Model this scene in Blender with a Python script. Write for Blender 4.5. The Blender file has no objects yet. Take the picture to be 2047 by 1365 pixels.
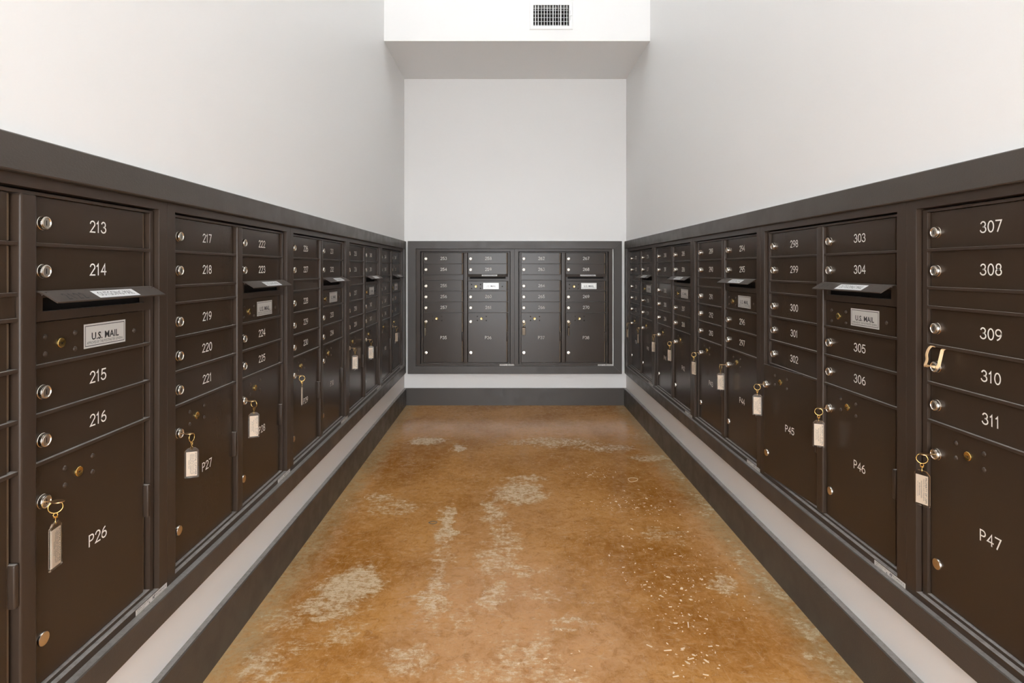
import bpy, bmesh, math, random
from mathutils import Vector, Matrix

IN = 0.0254
PI = math.pi
sc = bpy.context.scene
COL = sc.collection
random.seed(7)

# ------------------------------------------------------------------ camera, world, exposure
F_PX = 1125.0
VPX, VPY = 1012.0, 538.0
CAM_H = 44.0
cam_data = bpy.data.cameras.new('camera')
cam = bpy.data.objects.new('camera', cam_data)
COL.objects.link(cam)
cam.location = (0, 0, CAM_H * IN)
cam.rotation_euler = (PI / 2, 0, 0)
cam_data.sensor_width = 36
cam_data.sensor_fit = 'HORIZONTAL'
cam_data.lens = 36 * F_PX / 2047
cam_data.shift_x = (1023.5 - VPX) / 2047
cam_data.shift_y = -(682.5 - VPY) / 2047
cam_data.clip_start = 0.02
sc.camera = cam

world = bpy.data.worlds.new('world')
world.use_nodes = True
world.node_tree.nodes['Background'].inputs[0].default_value = (0.93, 0.966, 1.0, 1)
world.node_tree.nodes['Background'].inputs[1].default_value = 9.8
sc.world = world
sc.view_settings.view_transform = 'Standard'
sc.view_settings.look = 'None'
sc.view_settings.gamma = 1
sc.view_settings.exposure = 0.08
sc.view_settings.use_curve_mapping = False

LAMP_STRENGTH = 8.0
LAMP_COLOR = (0.91, 0.965, 1.01)
# ceiling lamps: (x, y, half width, half length) in inches
LAMPS = [(2.9, 86, 12, 24), (2.9, 46, 12, 24)]

# ------------------------------------------------------------------ room dimensions (inches)
WL, WR = -33.05, 38.9
YB, YF = 182.6, -84.0
CEIL = 216.0
BULK_Y, SOFFIT = 152.2, CAM_H + 61.7
DL, DR = -33.0, 38.6          # face planes of the side cabinets
PITCH = 31.2
LEFT0 = 54.8 - PITCH
RIGHT_FAR = 54.3 + 4 * PITCH
BASE_V = -30.95
BASE_Z = CAM_H + BASE_V

# ------------------------------------------------------------------ node helpers
class NT:
    def __init__(s, mat):
        mat.use_nodes = True
        s.t = mat.node_tree
        s.n = s.t.nodes
        s.b = s.n['Principled BSDF']
    def node(s, typ, **kw):
        n = s.n.new(typ)
        for k, v in kw.items():
            setattr(n, k, v)
        return n
    def link(s, a, b):
        s.t.links.new(a, b)
    def _in(s, sock, v):
        if hasattr(v, 'is_linked') or isinstance(v, bpy.types.NodeSocket):
            s.link(v, sock)
        else:
            sock.default_value = v
    def m(s, op, a, b=0.0, c=0.0, clamp=False):
        n = s.node('ShaderNodeMath', operation=op, use_clamp=clamp)
        s._in(n.inputs[0], a); s._in(n.inputs[1], b); s._in(n.inputs[2], c)
        return n.outputs[0]
    def ramp(s, v, lo, hi, a=0.0, b=1.0, smooth=True):
        n = s.node('ShaderNodeMapRange', interpolation_type='SMOOTHSTEP' if smooth else 'LINEAR')
        s._in(n.inputs[0], v)
        n.inputs[1].default_value = lo; n.inputs[2].default_value = hi
        n.inputs[3].default_value = a; n.inputs[4].default_value = b
        return n.outputs[0]
    def coord(s, scale=(1, 1, 1), rot=(0, 0, 0), kind='Object'):
        if not hasattr(s, 'tc'):
            s.tc = s.node('ShaderNodeTexCoord')
        mp = s.node('ShaderNodeMapping')
        mp.inputs['Scale'].default_value = scale
        mp.inputs['Rotation'].default_value = rot
        s.link(s.tc.outputs[kind], mp.inputs['Vector'])
        return mp.outputs[0]
    def noise(s, vec, scale, detail=3, rough=0.55, dist=0.0):
        n = s.node('ShaderNodeTexNoise')
        s.link(vec, n.inputs['Vector'])
        n.inputs['Scale'].default_value = scale
        n.inputs['Detail'].default_value = detail
        n.inputs['Roughness'].default_value = rough
        n.inputs['Distortion'].default_value = dist
        return n.outputs[0]
    def mix(s, f, a, b):
        n = s.node('ShaderNodeMix', data_type='RGBA')
        s._in(n.inputs[0], f)
        for sock, v in ((n.inputs[6], a), (n.inputs[7], b)):
            if isinstance(v, tuple):
                sock.default_value = (v[0], v[1], v[2], 1)
            else:
                s.link(v, sock)
        return n.outputs[2]
    def bump(s, h, strength, dist=0.001):
        n = s.node('ShaderNodeBump')
        n.inputs['Strength'].default_value = strength
        n.inputs['Distance'].default_value = dist
        s.link(h, n.inputs['Height'])
        s.link(n.outputs[0], s.b.inputs['Normal'])

def new_mat(name, color, rough=0.5, metal=0.0, spec=0.5):
    m = bpy.data.materials.new(name)
    t = NT(m)
    t.b.inputs['Base Color'].default_value = (*color, 1)
    t.b.inputs['Roughness'].default_value = rough
    t.b.inputs['Metallic'].default_value = metal
    t.b.inputs['Specular IOR Level'].default_value = spec
    return m, t

# ------------------------------------------------------------------ materials
M = {}
# white wall paint, faint roller texture
m, t = new_mat('wall_paint', (0.86, 0.852, 0.838), 0.42, spec=0.4)
v = t.coord()
t.bump(t.noise(v, 160, 3), 0.12, 0.0012)
M['wall'] = m
m, t = new_mat('ceiling_paint', (0.80, 0.79, 0.77), 0.8)
v = t.coord(); t.bump(t.noise(v, 120, 2), 0.1)
M['ceiling'] = m
# painted wooden trim, charcoal brown, orange peel brush texture
def dusty(t, col_sock, amount=0.75):
    # grey dust settled on upward facing ledges
    g = t.node('ShaderNodeNewGeometry')
    sp_ = t.node('ShaderNodeSeparateXYZ'); t.link(g.outputs['Normal'], sp_.inputs[0])
    up = t.ramp(sp_.outputs[2], 0.75, 0.97)
    dn = t.ramp(t.noise(t.coord(), 60, 4, 0.7), 0.25, 0.6, 0.55, 1.0)
    f = t.m('MULTIPLY', t.m('MULTIPLY', up, dn), amount)
    out = t.mix(f, col_sock, (0.40, 0.37, 0.345))
    t.link(out, t.b.inputs['Base Color'])
def trim_mat(name, col):
    m, t = new_mat(name, col, 0.36, spec=0.42)
    v = t.coord((1, 1, 2.6))
    n1 = t.noise(v, 190, 3, 0.6)
    v2 = t.coord()
    n2 = t.noise(v2, 14, 3)
    t.bump(n1, 0.30, 0.0014)
    t.link(t.ramp(n2, 0.3, 0.7, 0.30, 0.42), t.b.inputs['Roughness'])
    # chipped paint specks
    n3 = t.noise(t.coord(), 90, 2, 0.7)
    chip = t.ramp(n3, 0.80, 0.82)
    dusty(t, t.mix(chip, col, (0.30, 0.26, 0.22)), 0.6)
    return m
M['trim'] = trim_mat('charcoal_trim_paint', (0.068, 0.057, 0.049))
# powder coated dark bronze
def bronze_mat(name, col, rough, scuffs=True, dust=0.8):
    m, t = new_mat(name, col, rough, spec=0.3)
    v = t.coord()
    t.bump(t.noise(v, 340, 1, 0.5), 0.12, 0.0006)
    n = t.noise(t.coord(), 9, 4, 0.6)
    base = col
    if scuffs:
        # a few fine dry scratches and speckles
        b = t.noise(t.coord((1, 1, 0.5), (0.2, 0.4, 0.3)), 130, 5, 0.8, 1.5)
        a = t.noise(t.coord(), 11, 2, 0.5)
        s_ = t.m('MULTIPLY', t.m('MULTIPLY', t.ramp(b, 0.66, 0.74), t.ramp(a, 0.52, 0.66)), 0.5)
        base = t.mix(s_, col, (0.22, 0.18, 0.15))
    dusty(t, base, dust)
    return m
BR = (0.050, 0.034, 0.024)
M['bronze'] = bronze_mat('dark_bronze_powder_coat', BR, 0.30, False)
M['bronze_door'] = bronze_mat('dark_bronze_door_coat', (0.046, 0.030, 0.0195), 0.22, True)
M['flap'] = bronze_mat('flap_bronze', (0.060, 0.045, 0.036), 0.32, True, 0.22)
m, t = new_mat('dark_interior', (0.008, 0.006, 0.005), 0.7); M['dark'] = m
m, t = new_mat('hinge_bronze', (0.21, 0.145, 0.09), 0.45, 0.3)
v = t.coord(); t.bump(t.noise(v, 600, 1), 0.3, 0.0005); M['hinge'] = m
m, t = new_mat('satin_nickel', (0.78, 0.72, 0.64), 0.24, 1.0)
v = t.coord((1, 1, 1)); t.bump(t.noise(v, 900, 1), 0.04, 0.0003); M['nickel'] = m
m, t = new_mat('brushed_steel_plug', (0.62, 0.57, 0.50), 0.36, 1.0); M['plug'] = m
m, t = new_mat('brass', (0.78, 0.55, 0.20), 0.25, 1.0)
t.bump(t.noise(t.coord(), 700, 1), 0.05, 0.0003); M['brass'] = m
m, t = new_mat('old_brass_key', (0.62, 0.42, 0.22), 0.32, 1.0); M['key'] = m
m, t = new_mat('engraved_numeral', (0.90, 0.86, 0.79), 0.5); M['numeral'] = m
m, t = new_mat('white_decal', (0.80, 0.78, 0.74), 0.3, 0.25); M['decal'] = m
m, t = new_mat('white_paper_label', (0.86, 0.85, 0.84), 0.35); M['white_label'] = m
m, t = new_mat('black_ink', (0.015, 0.014, 0.014), 0.4); M['ink'] = m
m, t = new_mat('grey_ink', (0.10, 0.09, 0.085), 0.5); M['grey_ink'] = m
m, t = new_mat('cream_tag_paper', (0.92, 0.78, 0.63), 0.6); M['paper'] = m
m, t = new_mat('maker_label', (0.72, 0.68, 0.63), 0.45); M['maker'] = m
m, t = new_mat('rubber', (0.74, 0.50, 0.27), 0.5); M['rubber'] = m
t.b.inputs['Subsurface Weight'].default_value = 0.0
m, t = new_mat('grey_rubber', (0.16, 0.13, 0.09), 0.5); M['grey_rubber'] = m
m, t = new_mat('vent_white', (0.86, 0.86, 0.85), 0.35); M['vent'] = m
m, t = new_mat('crumb', (0.85, 0.66, 0.45), 0.7); M['crumb'] = m
m, t = new_mat('lamp_housing', (0.7, 0.7, 0.7), 0.5); M['housing'] = m
m, t = new_mat('clear_acrylic', (1, 0.97, 0.93), 0.06)
t.b.inputs['Transmission Weight'].default_value = 1.0
t.b.inputs['IOR'].default_value = 1.3
M['acrylic'] = m
m, t = new_mat('lamp_diffuser', (0.9, 0.9, 0.9), 0.5)
t.b.inputs['Emission Color'].default_value = (*LAMP_COLOR, 1)
t.b.inputs['Emission Strength'].default_value = LAMP_STRENGTH
M['diffuser'] = m

# acid stained concrete floor: mottled orange brown with worn pale patches
def floor_pt(px, py):
    y = CAM_H * F_PX / (py - VPY)
    return ((px - VPX) * y / F_PX, y)

PATCHES = [  # px, py, rx, ry in the photo's floor, weight
    (700, 1172, 60, 42, 1.0), (640, 1215, 60, 22, .8), (868, 1190, 34, 50, .75), (893, 1050, 18, 42, .9),
    (850, 882, 36, 8, 1.0), (1108, 884, 90, 9, .75), (1215, 895, 60, 6, .7), (1040, 985, 50, 22, .9), (985, 1020, 22, 26, .8),
    (990, 1120, 40, 34, .7), (985, 1190, 26, 32, .7), (820, 1318, 52, 24, .7), (1040, 1305, 80, 42, .6),
    (1446, 1168, 30, 16, .8), (760, 995, 30, 10, .7), (520, 1330, 46, 30, .7), (1300, 915, 36, 6, .8),
    (916, 897, 12, 8, .9), (690, 1260, 30, 18, .7), (930, 1240, 30, 24, .4), (1060, 1190, 60, 14, .5),
    (800, 1015, 36, 14, .6), (1050, 955, 50, 7, .7), (1540, 1170, 22, 40, .7), (1350, 940, 16, 20, .6),
    (1330, 1070, 50, 14, .5), (1410, 1010, 14, 30, .6), (1660, 1330, 16, 26, .7), (560, 1240, 60, 26, .5),
    (1060, 1350, 120, 30, .5), (880, 1130, 20, 60, .55), (1010, 1080, 30, 40, .6), (770, 1010, 50, 12, .5), (1150, 1240, 60, 8, .6), (1130, 1260, 50, 8, .55), (1480, 1110, 16, 30, .6),
    (620, 1290, 60, 20, .5), (1620, 1270, 14, 34, .7), (1290, 870, 40, 8, .5), (940, 1340, 60, 20, .5), (1020, 1140, 70, 10, .6),
]
m = bpy.data.materials.new('stained_concrete'); t = NT(m)
tc = t.node('ShaderNodeTexCoord')
t.tc = tc
vi = t.coord((1 / IN, 1 / IN, 1 / IN))          # object space in inches
warp = t.node('ShaderNodeTexNoise'); t.link(vi, warp.inputs['Vector'])
warp.inputs['Scale'].default_value = 0.30; warp.inputs['Detail'].default_value = 6; warp.inputs['Roughness'].default_value = 0.62
sub = t.node('ShaderNodeVectorMath', operation='SUBTRACT'); t.link(warp.outputs['Color'], sub.inputs[0]); sub.inputs[1].default_value = (0.5, 0.5, 0.5)
scl = t.node('ShaderNodeVectorMath', operation='SCALE'); t.link(sub.outputs[0], scl.inputs[0]); scl.inputs['Scale'].default_value = 9.0
wv = t.node('ShaderNodeVectorMath', operation='ADD'); t.link(vi, wv.inputs[0]); t.link(scl.outputs[0], wv.inputs[1])
sep = t.node('ShaderNodeSeparateXYZ'); t.link(wv.outputs[0], sep.inputs[0])
sep0 = t.node('ShaderNodeSeparateXYZ'); t.link(vi, sep0.inputs[0])
acc = None
for (px, py, rx, ry, wgt) in PATCHES:
    x, y = floor_pt(px, py)
    ax = rx * y / F_PX; ay = ry * y * y / (CAM_H * F_PX)
    dx = t.m('MULTIPLY_ADD', sep.outputs[0], 1 / ax, -x / ax)
    dy = t.m('MULTIPLY_ADD', sep.outputs[1], 1 / ay, -y / ay)
    d2 = t.m('MULTIPLY_ADD', dx, dx, t.m('MULTIPLY', dy, dy))
    g = t.ramp(d2, 0.0, 2.2, wgt, 0.0)
    acc = g if acc is None else t.m('MAXIMUM', acc, g)
n_big = t.noise(vi, 0.055, 4, 0.55, 0.4)
n_mid = t.noise(vi, 0.22, 6, 0.65, 0.6)
n_sm = t.noise(vi, 1.1, 6, 0.7, 0.3)
n_fine = t.noise(vi, 6.0, 4, 0.7)
streak_v = t.coord((0.6 / IN, 2.2 / IN, 1 / IN), (0, 0, 0.12))
n_str = t.noise(streak_v, 0.9, 5, 0.7, 0.8)
streak_w = t.coord((2.6 / IN, 0.28 / IN, 1 / IN), (0, 0, -0.25))
n_str2 = t.noise(streak_w, 1.4, 5, 0.72, 0.5)
def zone(lst):
    acc_ = None
    for (px, py, rx, ry, wgt) in lst:
        x, y = floor_pt(px, py)
        ax = rx * y / F_PX; ay = ry * y * y / (CAM_H * F_PX)
        dx = t.m('MULTIPLY_ADD', sep.outputs[0], 1 / ax, -x / ax)
        dy = t.m('MULTIPLY_ADD', sep.outputs[1], 1 / ay, -y / ay)
        g = t.ramp(t.m('MULTIPLY_ADD', dx, dx, t.m('MULTIPLY', dy, dy)), 0.0, 3.0, wgt, 0.0)
        acc_ = g if acc_ is None else t.m('MAXIMUM', acc_, g)
    return acc_
amber = zone([(820, 915, 60, 30, 1), (640, 1110, 60, 50, .8), (720, 1090, 60, 30, .6), (1330, 1000, 60, 22, .8), (1320, 1140, 90, 50, 1), (1420, 1260, 90, 60, 1),
              (560, 1300, 60, 30, .7), (1230, 950, 120, 24, .5), (1050, 925, 120, 14, .6), (700, 1300, 60, 20, .6), (1550, 1290, 50, 40, .5)])
pink = zone([(1010, 1180, 90, 120, .9), (1060, 1300, 200, 70, 1), (860, 1290, 80, 60, .7), (1050, 1020, 80, 50, .6), (940, 1090, 60, 60, .6), (1440, 1080, 50, 50, .5), (1150, 860, 260, 14, .4)])
c0 = t.mix(t.ramp(n_big, 0.38, 0.62), (0.400, 0.165, 0.026), (0.580, 0.272, 0.074))
c0 = t.mix(t.m('MULTIPLY', amber, t.ramp(n_mid, 0.25, 0.6, 0.4, 1.0)), c0, (0.340, 0.125, 0.010))
c0 = t.mix(t.m('MULTIPLY', pink, t.ramp(n_mid, 0.25, 0.6, 0.3, 0.9)), c0, (0.640, 0.335, 0.150))
c1 = t.mix(t.ramp(n_mid, 0.40, 0.70, 0.0, 0.55), c0, (0.60, 0.285, 0.085))
n_m2 = t.noise(vi, 0.7, 8, 0.72, 0.8)
c1 = t.mix(t.ramp(n_m2, 0.48, 0.68, 0.0, 0.50), c1, (0.68, 0.355, 0.145))
c1 = t.mix(t.ramp(n_m2, 0.50, 0.34, 0.0, 0.55), c1, (0.310, 0.112, 0.014))
c2 = t.mix(t.ramp(n_sm, 0.50, 0.75, 0.0, 0.40), c1, (0.68, 0.385, 0.185))
# scuffed streaks, mostly across the corridor
c2 = t.mix(t.m('MULTIPLY', t.ramp(n_str, 0.54, 0.70, 0.0, 0.55), t.ramp(n_mid, 0.42, 0.60, 0.15, 1.0)), c2, (0.62, 0.41, 0.24))
c2 = t.mix(t.m('MULTIPLY', t.ramp(n_str2, 0.54, 0.72, 0.0, 0.5), t.ramp(n_mid, 0.58, 0.42, 0.1, 1.0)), c2, (0.62, 0.38, 0.20))
# hairline drag marks
def hair(vec, sc_, w_, lo, hi, amt, c, prev):
    n_ = t.noise(vec, sc_, 2, 0.5, 1.2)
    l_ = t.ramp(t.m('ABSOLUTE', t.m('SUBTRACT', n_, 0.5)), 0.0, w_, 1.0, 0.0)
    k_ = t.m('MULTIPLY', l_, t.ramp(n_mid, lo, hi, 0.0, amt))
    return t.mix(k_, prev, c)
c2 = hair(t.coord((0.5 / IN, 1.3 / IN, 1), (0, 0, 0.35)), 0.35, 0.008, 0.42, 0.58, 0.55, (0.64, 0.45, 0.28), c2)
c2 = hair(t.coord((1.2 / IN, 0.5 / IN, 1), (0, 0, 0.5)), 0.45, 0.007, 0.58, 0.44, 0.45, (0.62, 0.40, 0.22), c2)
c2 = hair(t.coord((0.9 / IN, 0.9 / IN, 1), (0, 0, 2.1)), 0.9, 0.010, 0.40, 0.60, 0.35, (0.66, 0.42, 0.22), c2)
# worn pale patches with ragged edges
pn = t.m('ADD', t.m('MULTIPLY', t.m('SUBTRACT', n_sm, 0.5), 1.5), t.m('MULTIPLY', t.m('SUBTRACT', n_str, 0.5), 1.6))
pn = t.m('ADD', pn, t.m('MULTIPLY', t.m('SUBTRACT', n_m2, 0.5), 1.4))
pn = t.m('ADD', pn, t.m('MULTIPLY', t.m('SUBTRACT', n_fine, 0.5), 1.0))
patch = t.ramp(t.m('ADD', acc, pn), 0.26, 1.10)
patch = t.m('MULTIPLY', patch, t.ramp(t.noise(t.coord((0.5 / IN, 1.8 / IN, 1), (0, 0, -0.1)), 2.4, 5, 0.75, 0.6), 0.34, 0.54, 0.35, 1.0))
patch = t.m('MULTIPLY', patch, t.ramp(n_fine, 0.30, 0.50, 0.55, 1.0))
c4 = t.mix(t.m('MULTIPLY', patch, 1.0), c2, (0.72, 0.55, 0.35))
# pale greenish concrete along the edges where stain is thin
ed = t.m('MINIMUM', t.m('ADD', sep0.outputs[0], 32.3), t.m('SUBTRACT', 38.1, sep0.outputs[0]))
ed = t.m('MULTIPLY_ADD', t.m('SUBTRACT', n_mid, 0.5), -9.0, ed)
edge = t.m('MULTIPLY', t.ramp(ed, 0.2, 6.0, 1.0, 0.0), t.ramp(n_sm, 0.3, 0.62, 0.35, 0.9))
c5 = t.mix(t.m('MULTIPLY', edge, 0.7), c4, (0.46, 0.375, 0.22))
# dark mottling and fine grain
dk = t.m('MULTIPLY', t.ramp(t.noise(vi, 2.2, 5, 0.7, 0.2), 0.46, 0.34), 0.30)
c6 = t.mix(dk, c5, (0.300, 0.110, 0.026))
gr = t.ramp(n_fine, 0.56, 0.76, 0.0, 0.45)
c7 = t.mix(gr, c6, (0.33, 0.16, 0.05))
t.link(c7, t.b.inputs['Base Color'])
r = t.m('ADD', t.ramp(n_sm, 0.3, 0.75, 0.13, 0.26), t.m('MULTIPLY', patch, 0.14))
t.link(r, t.b.inputs['Roughness'])
t.b.inputs['Specular IOR Level'].default_value = 0.32
t.bump(t.m('ADD', n_sm, t.m('MULTIPLY', n_fine, 0.5)), 0.06, 0.0010)
M['floor'] = m

# ------------------------------------------------------------------ mesh builder (inches)
class MB:
    def __init__(s):
        s.v = []; s.f = []; s.mi = []
    def poly(s, pts, faces, mi=0):
        o = len(s.v)
        s.v += [tuple(p) for p in pts]
        for f in faces:
            s.f.append([o + i for i in f]); s.mi.append(mi)
        return s
    def box(s, x0, x1, y0, y1, z0, z1, bev=0.0, mi=0, seg=2):
        bm = bmesh.new()
        bmesh.ops.create_cube(bm, size=1)
        for q in bm.verts:
            q.co = ((x0 + x1) / 2 + q.co.x * (x1 - x0), (y0 + y1) / 2 + q.co.y * (y1 - y0), (z0 + z1) / 2 + q.co.z * (z1 - z0))
        if bev > 0:
            bmesh.ops.bevel(bm, geom=list(bm.edges), offset=bev, segments=seg, affect='EDGES', profile=0.6)
        bm.verts.index_update()
        s.poly([q.co[:] for q in bm.verts], [[q.index for q in f.verts] for f in bm.faces], mi)
        bm.free()
        return s
    def ubox(s, u0, u1, v0, v1, w0, w1, bev=0.0, mi=0, seg=2):
        return s.box(u0, u1, -w1, -w0, v0, v1, bev, mi, seg)
    def lathe(s, prof, cx=0, cz=0, n=28, mi=0, mis=None):
        """profile of (radius, w), around the outward axis (-Y)"""
        o = len(s.v)
        k = len(prof)
        for (r, w) in prof:
            for i in range(n):
                a = 2 * PI * i / n
                s.v.append((cx + r * math.cos(a), -w, cz + r * math.sin(a)))
        for j in range(k - 1):
            for i in range(n):
                i2 = (i + 1) % n
                s.f.append([o + j * n + i, o + j * n + i2, o + (j + 1) * n + i2, o + (j + 1) * n + i])
                s.mi.append(mis[j] if mis else mi)
        s.f.append([o + (k - 1) * n + i for i in range(n)]); s.mi.append(mis[-1] if mis else mi)
        return s
    def tube(s, pts, r, n=8, closed=False, mi=0):
        pts = [Vector(p) for p in pts]
        N = len(pts)
        o = len(s.v)
        up = None
        for i, p in enumerate(pts):
            a = pts[(i - 1) % N] if (closed or i > 0) else pts[i]
            b = pts[(i + 1) % N] if (closed or i < N - 1) else pts[i]
            d = (b - a).normalized()
            if up is None:
                up = d.orthogonal().normalized()
            up = (up - d * up.dot(d)).normalized()
            q = d.cross(up)
            for j in range(n):
                t_ = 2 * PI * j / n
                s.v.append(tuple(p + up * r * math.cos(t_) + q * r * math.sin(t_)))
        M_ = N if closed else N - 1
        for i in range(M_):
            for j in range(n):
                j2 = (j + 1) % n; i2 = (i + 1) % N
                s.f.append([o + i * n + j, o + i * n + j2, o + i2 * n + j2, o + i2 * n + j]); s.mi.append(mi)
        if not closed:
            s.f.append([o + j for j in range(n)][::-1]); s.mi.append(mi)
            s.f.append([o + (N - 1) * n + j for j in range(n)]); s.mi.append(mi)
        return s
    def prism(s, poly, a0, a1, axis='x', mi=0):
        """poly in the plane of the two other axes"""
        o = len(s.v); n = len(poly)
        for a in (a0, a1):
            for (p, q) in poly:
                s.v.append((a, p, q) if axis == 'x' else ((p, a, q) if axis == 'y' else (p, q, a)))
        s.f.append(list(range(o, o + n))[::-1]); s.f.append(list(range(o + n, o + 2 * n))); s.mi += [mi, mi]
        for i in range(n):
            j = (i + 1) % n
            s.f.append([o + i, o + j, o + n + j, o + n + i]); s.mi.append(mi)
        return s
    def mesh(s, name, mats, smooth=None):
        me = bpy.data.meshes.new(name)
        me.from_pydata([(a * IN, b * IN, c * IN) for a, b, c in s.v], [], s.f)
        for m_ in mats:
            me.materials.append(M[m_])
        for p, i in zip(me.polygons, s.mi):
            p.material_index = i
        bm = bmesh.new(); bm.from_mesh(me)
        if not getattr(s, 'keepn', False):
            bmesh.ops.recalc_face_normals(bm, faces=bm.faces)
        bm.to_mesh(me); bm.free()
        if smooth:
            for p in me.polygons:
                p.use_smooth = True
            me.set_sharp_from_angle(angle=math.radians(smooth))
        me.update()
        return me

def link(name, me, parent=None, loc=(0, 0, 0), rotz=0.0):
    o = bpy.data.objects.new(name, me)
    COL.objects.link(o)
    if parent:
        o.parent = parent
    o.location = (loc[0] * IN, loc[1] * IN, loc[2] * IN)
    o.rotation_euler = (0, 0, rotz)
    return o
def at(u, v, w=0.0):
    return (u, -w, v)
def tag(o, label, cat, group=None, kind=None):
    if label: o['label'] = label
    if cat: o['category'] = cat
    if group: o['group'] = group
    if kind: o['kind'] = kind
    return o
def struct(name, me, label, cat):
    o = link(name, me)
    return tag(o, label, cat, None, 'structure')

# ------------------------------------------------------------------ room shell
def slab_with_hole(mb, axis, a0, a1, u0, u1, z0, z1, hu0, hu1, hz0, hz1):
    """slab between a0..a1 along axis ('x' or 'y'), spanning u and z, with one rectangular hole"""
    def bx(ua, ub, za, zb):
        if axis == 'x': mb.box(a0, a1, ua, ub, za, zb)
        else: mb.box(ua, ub, a0, a1, za, zb)
    bx(u0, hu0, z0, z1); bx(hu1, u1, z0, z1)
    bx(hu0, hu1, z0, hz0); bx(hu0, hu1, hz1, z1)

HZ0, HZ1 = BASE_Z + 0.15, CAM_H + 6.6 - 0.05
struct('floor', MB().box(WL - 7, WR + 7, YF - 4, YB + 7, -2, 0).mesh('floor', ['floor']),
       'orange brown stained concrete floor with pale worn patches', 'floor')
mb = MB(); slab_with_hole(mb, 'x', WL - 7, WL, YF, YB + 7, 0, CEIL, LEFT0 - 0.05, LEFT0 + 5 * PITCH + 0.05, HZ0 - .2, HZ1 + .2)
struct('wall_left', mb.mesh('wall_left', ['wall']), 'white painted wall on the left above the mailboxes', 'wall')
mb = MB(); slab_with_hole(mb, 'x', WR, WR + 7, YF, YB + 7, 0, CEIL, RIGHT_FAR - 5 * PITCH - 0.05, RIGHT_FAR + 0.05, HZ0 - .2, HZ1 + .2)
struct('wall_right', mb.mesh('wall_right', ['wall']), 'white painted wall on the right above the mailboxes', 'wall')
BX0 = -29.2; BSU, BSV = 1.0207, 1.012
BBZ = CAM_H + BASE_V * BSV
mb = MB(); slab_with_hole(mb, 'y', YB, YB + 7, WL, WR, 0, CEIL, BX0 + 0.1, BX0 + 2 * PITCH * BSU - 0.1, BBZ, BBZ + 37.55 * BSV)
struct('wall_back', mb.mesh('wall_back', ['wall']), 'white painted end wall around the middle mailboxes', 'wall')
# open rear added so world light fills the corridor; unseen header limits it
struct('wall_front', MB().box(WL - 7, WR + 7, YF - 4, YF, 96, CEIL).mesh('wall_front', ['wall']), 'unseen white header added behind the viewpoint to limit fill light from the open rear', 'wall')
struct('ceiling', MB().box(WL - 7, WR + 7, YF - 4, YB + 7, CEIL, CEIL + 3).mesh('ceiling', ['ceiling']), 'white ceiling above the corridor', 'ceiling')

# bulkhead over the end wall, with the opening for the air register
def bulk_pt(px, py):
    return ((px - VPX) * BULK_Y / F_PX, CAM_H + (VPY - py) * BULK_Y / F_PX)
vx0, vz1 = bulk_pt(1058.5, 2.0); vx1, vz0 = bulk_pt(1145.5, 60.0)
gx0, gz1 = bulk_pt(1066.2, 10.6); gx1, gz0 = bulk_pt(1137.6, 52.2)
mb = MB()
slab_with_hole(mb, 'y', BULK_Y, BULK_Y + 2.5, WL, WR, SOFFIT, CEIL, gx0, gx1, gz0, gz1)
mb.box(WL, WR, BULK_Y + 2.5, YB, SOFFIT, CEIL)
struct('wall_upper', mb.mesh('wall_upper', ['wall']), 'white boxed bulkhead above the end wall with a grey shaded underside', 'bulkhead')

# baseboards
BBT_L, BBT_R, BBH = 32.3, 38.05, 5.5
def base_prof(sgn, wall, face):
    c = 0.12
    return [(wall, 0), (face, 0), (face, BBH - c), (face - sgn * c, BBH), (wall, BBH)]
mb = MB().prism(base_prof(1, WL, -BBT_L), YF, YB - 0.75, 'y')
struct('baseboard_left', mb.mesh('baseboard_left', ['trim']), 'charcoal painted baseboard along the left wall', 'baseboard')
mb = MB().prism(base_prof(-1, WR, BBT_R), YF, YB - 0.75, 'y')
struct('baseboard_right', mb.mesh('baseboard_right', ['trim']), 'charcoal painted baseboard along the right wall', 'baseboard')
mb = MB().prism([(YB, 0), (YB - .75, 0), (YB - .75, BBH - .1), (YB - .65, BBH), (YB, BBH)], WL, WR, 'x')
struct('baseboard_back', mb.mesh('baseboard_back', ['trim']), 'charcoal painted baseboard along the end wall', 'baseboard')

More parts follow.
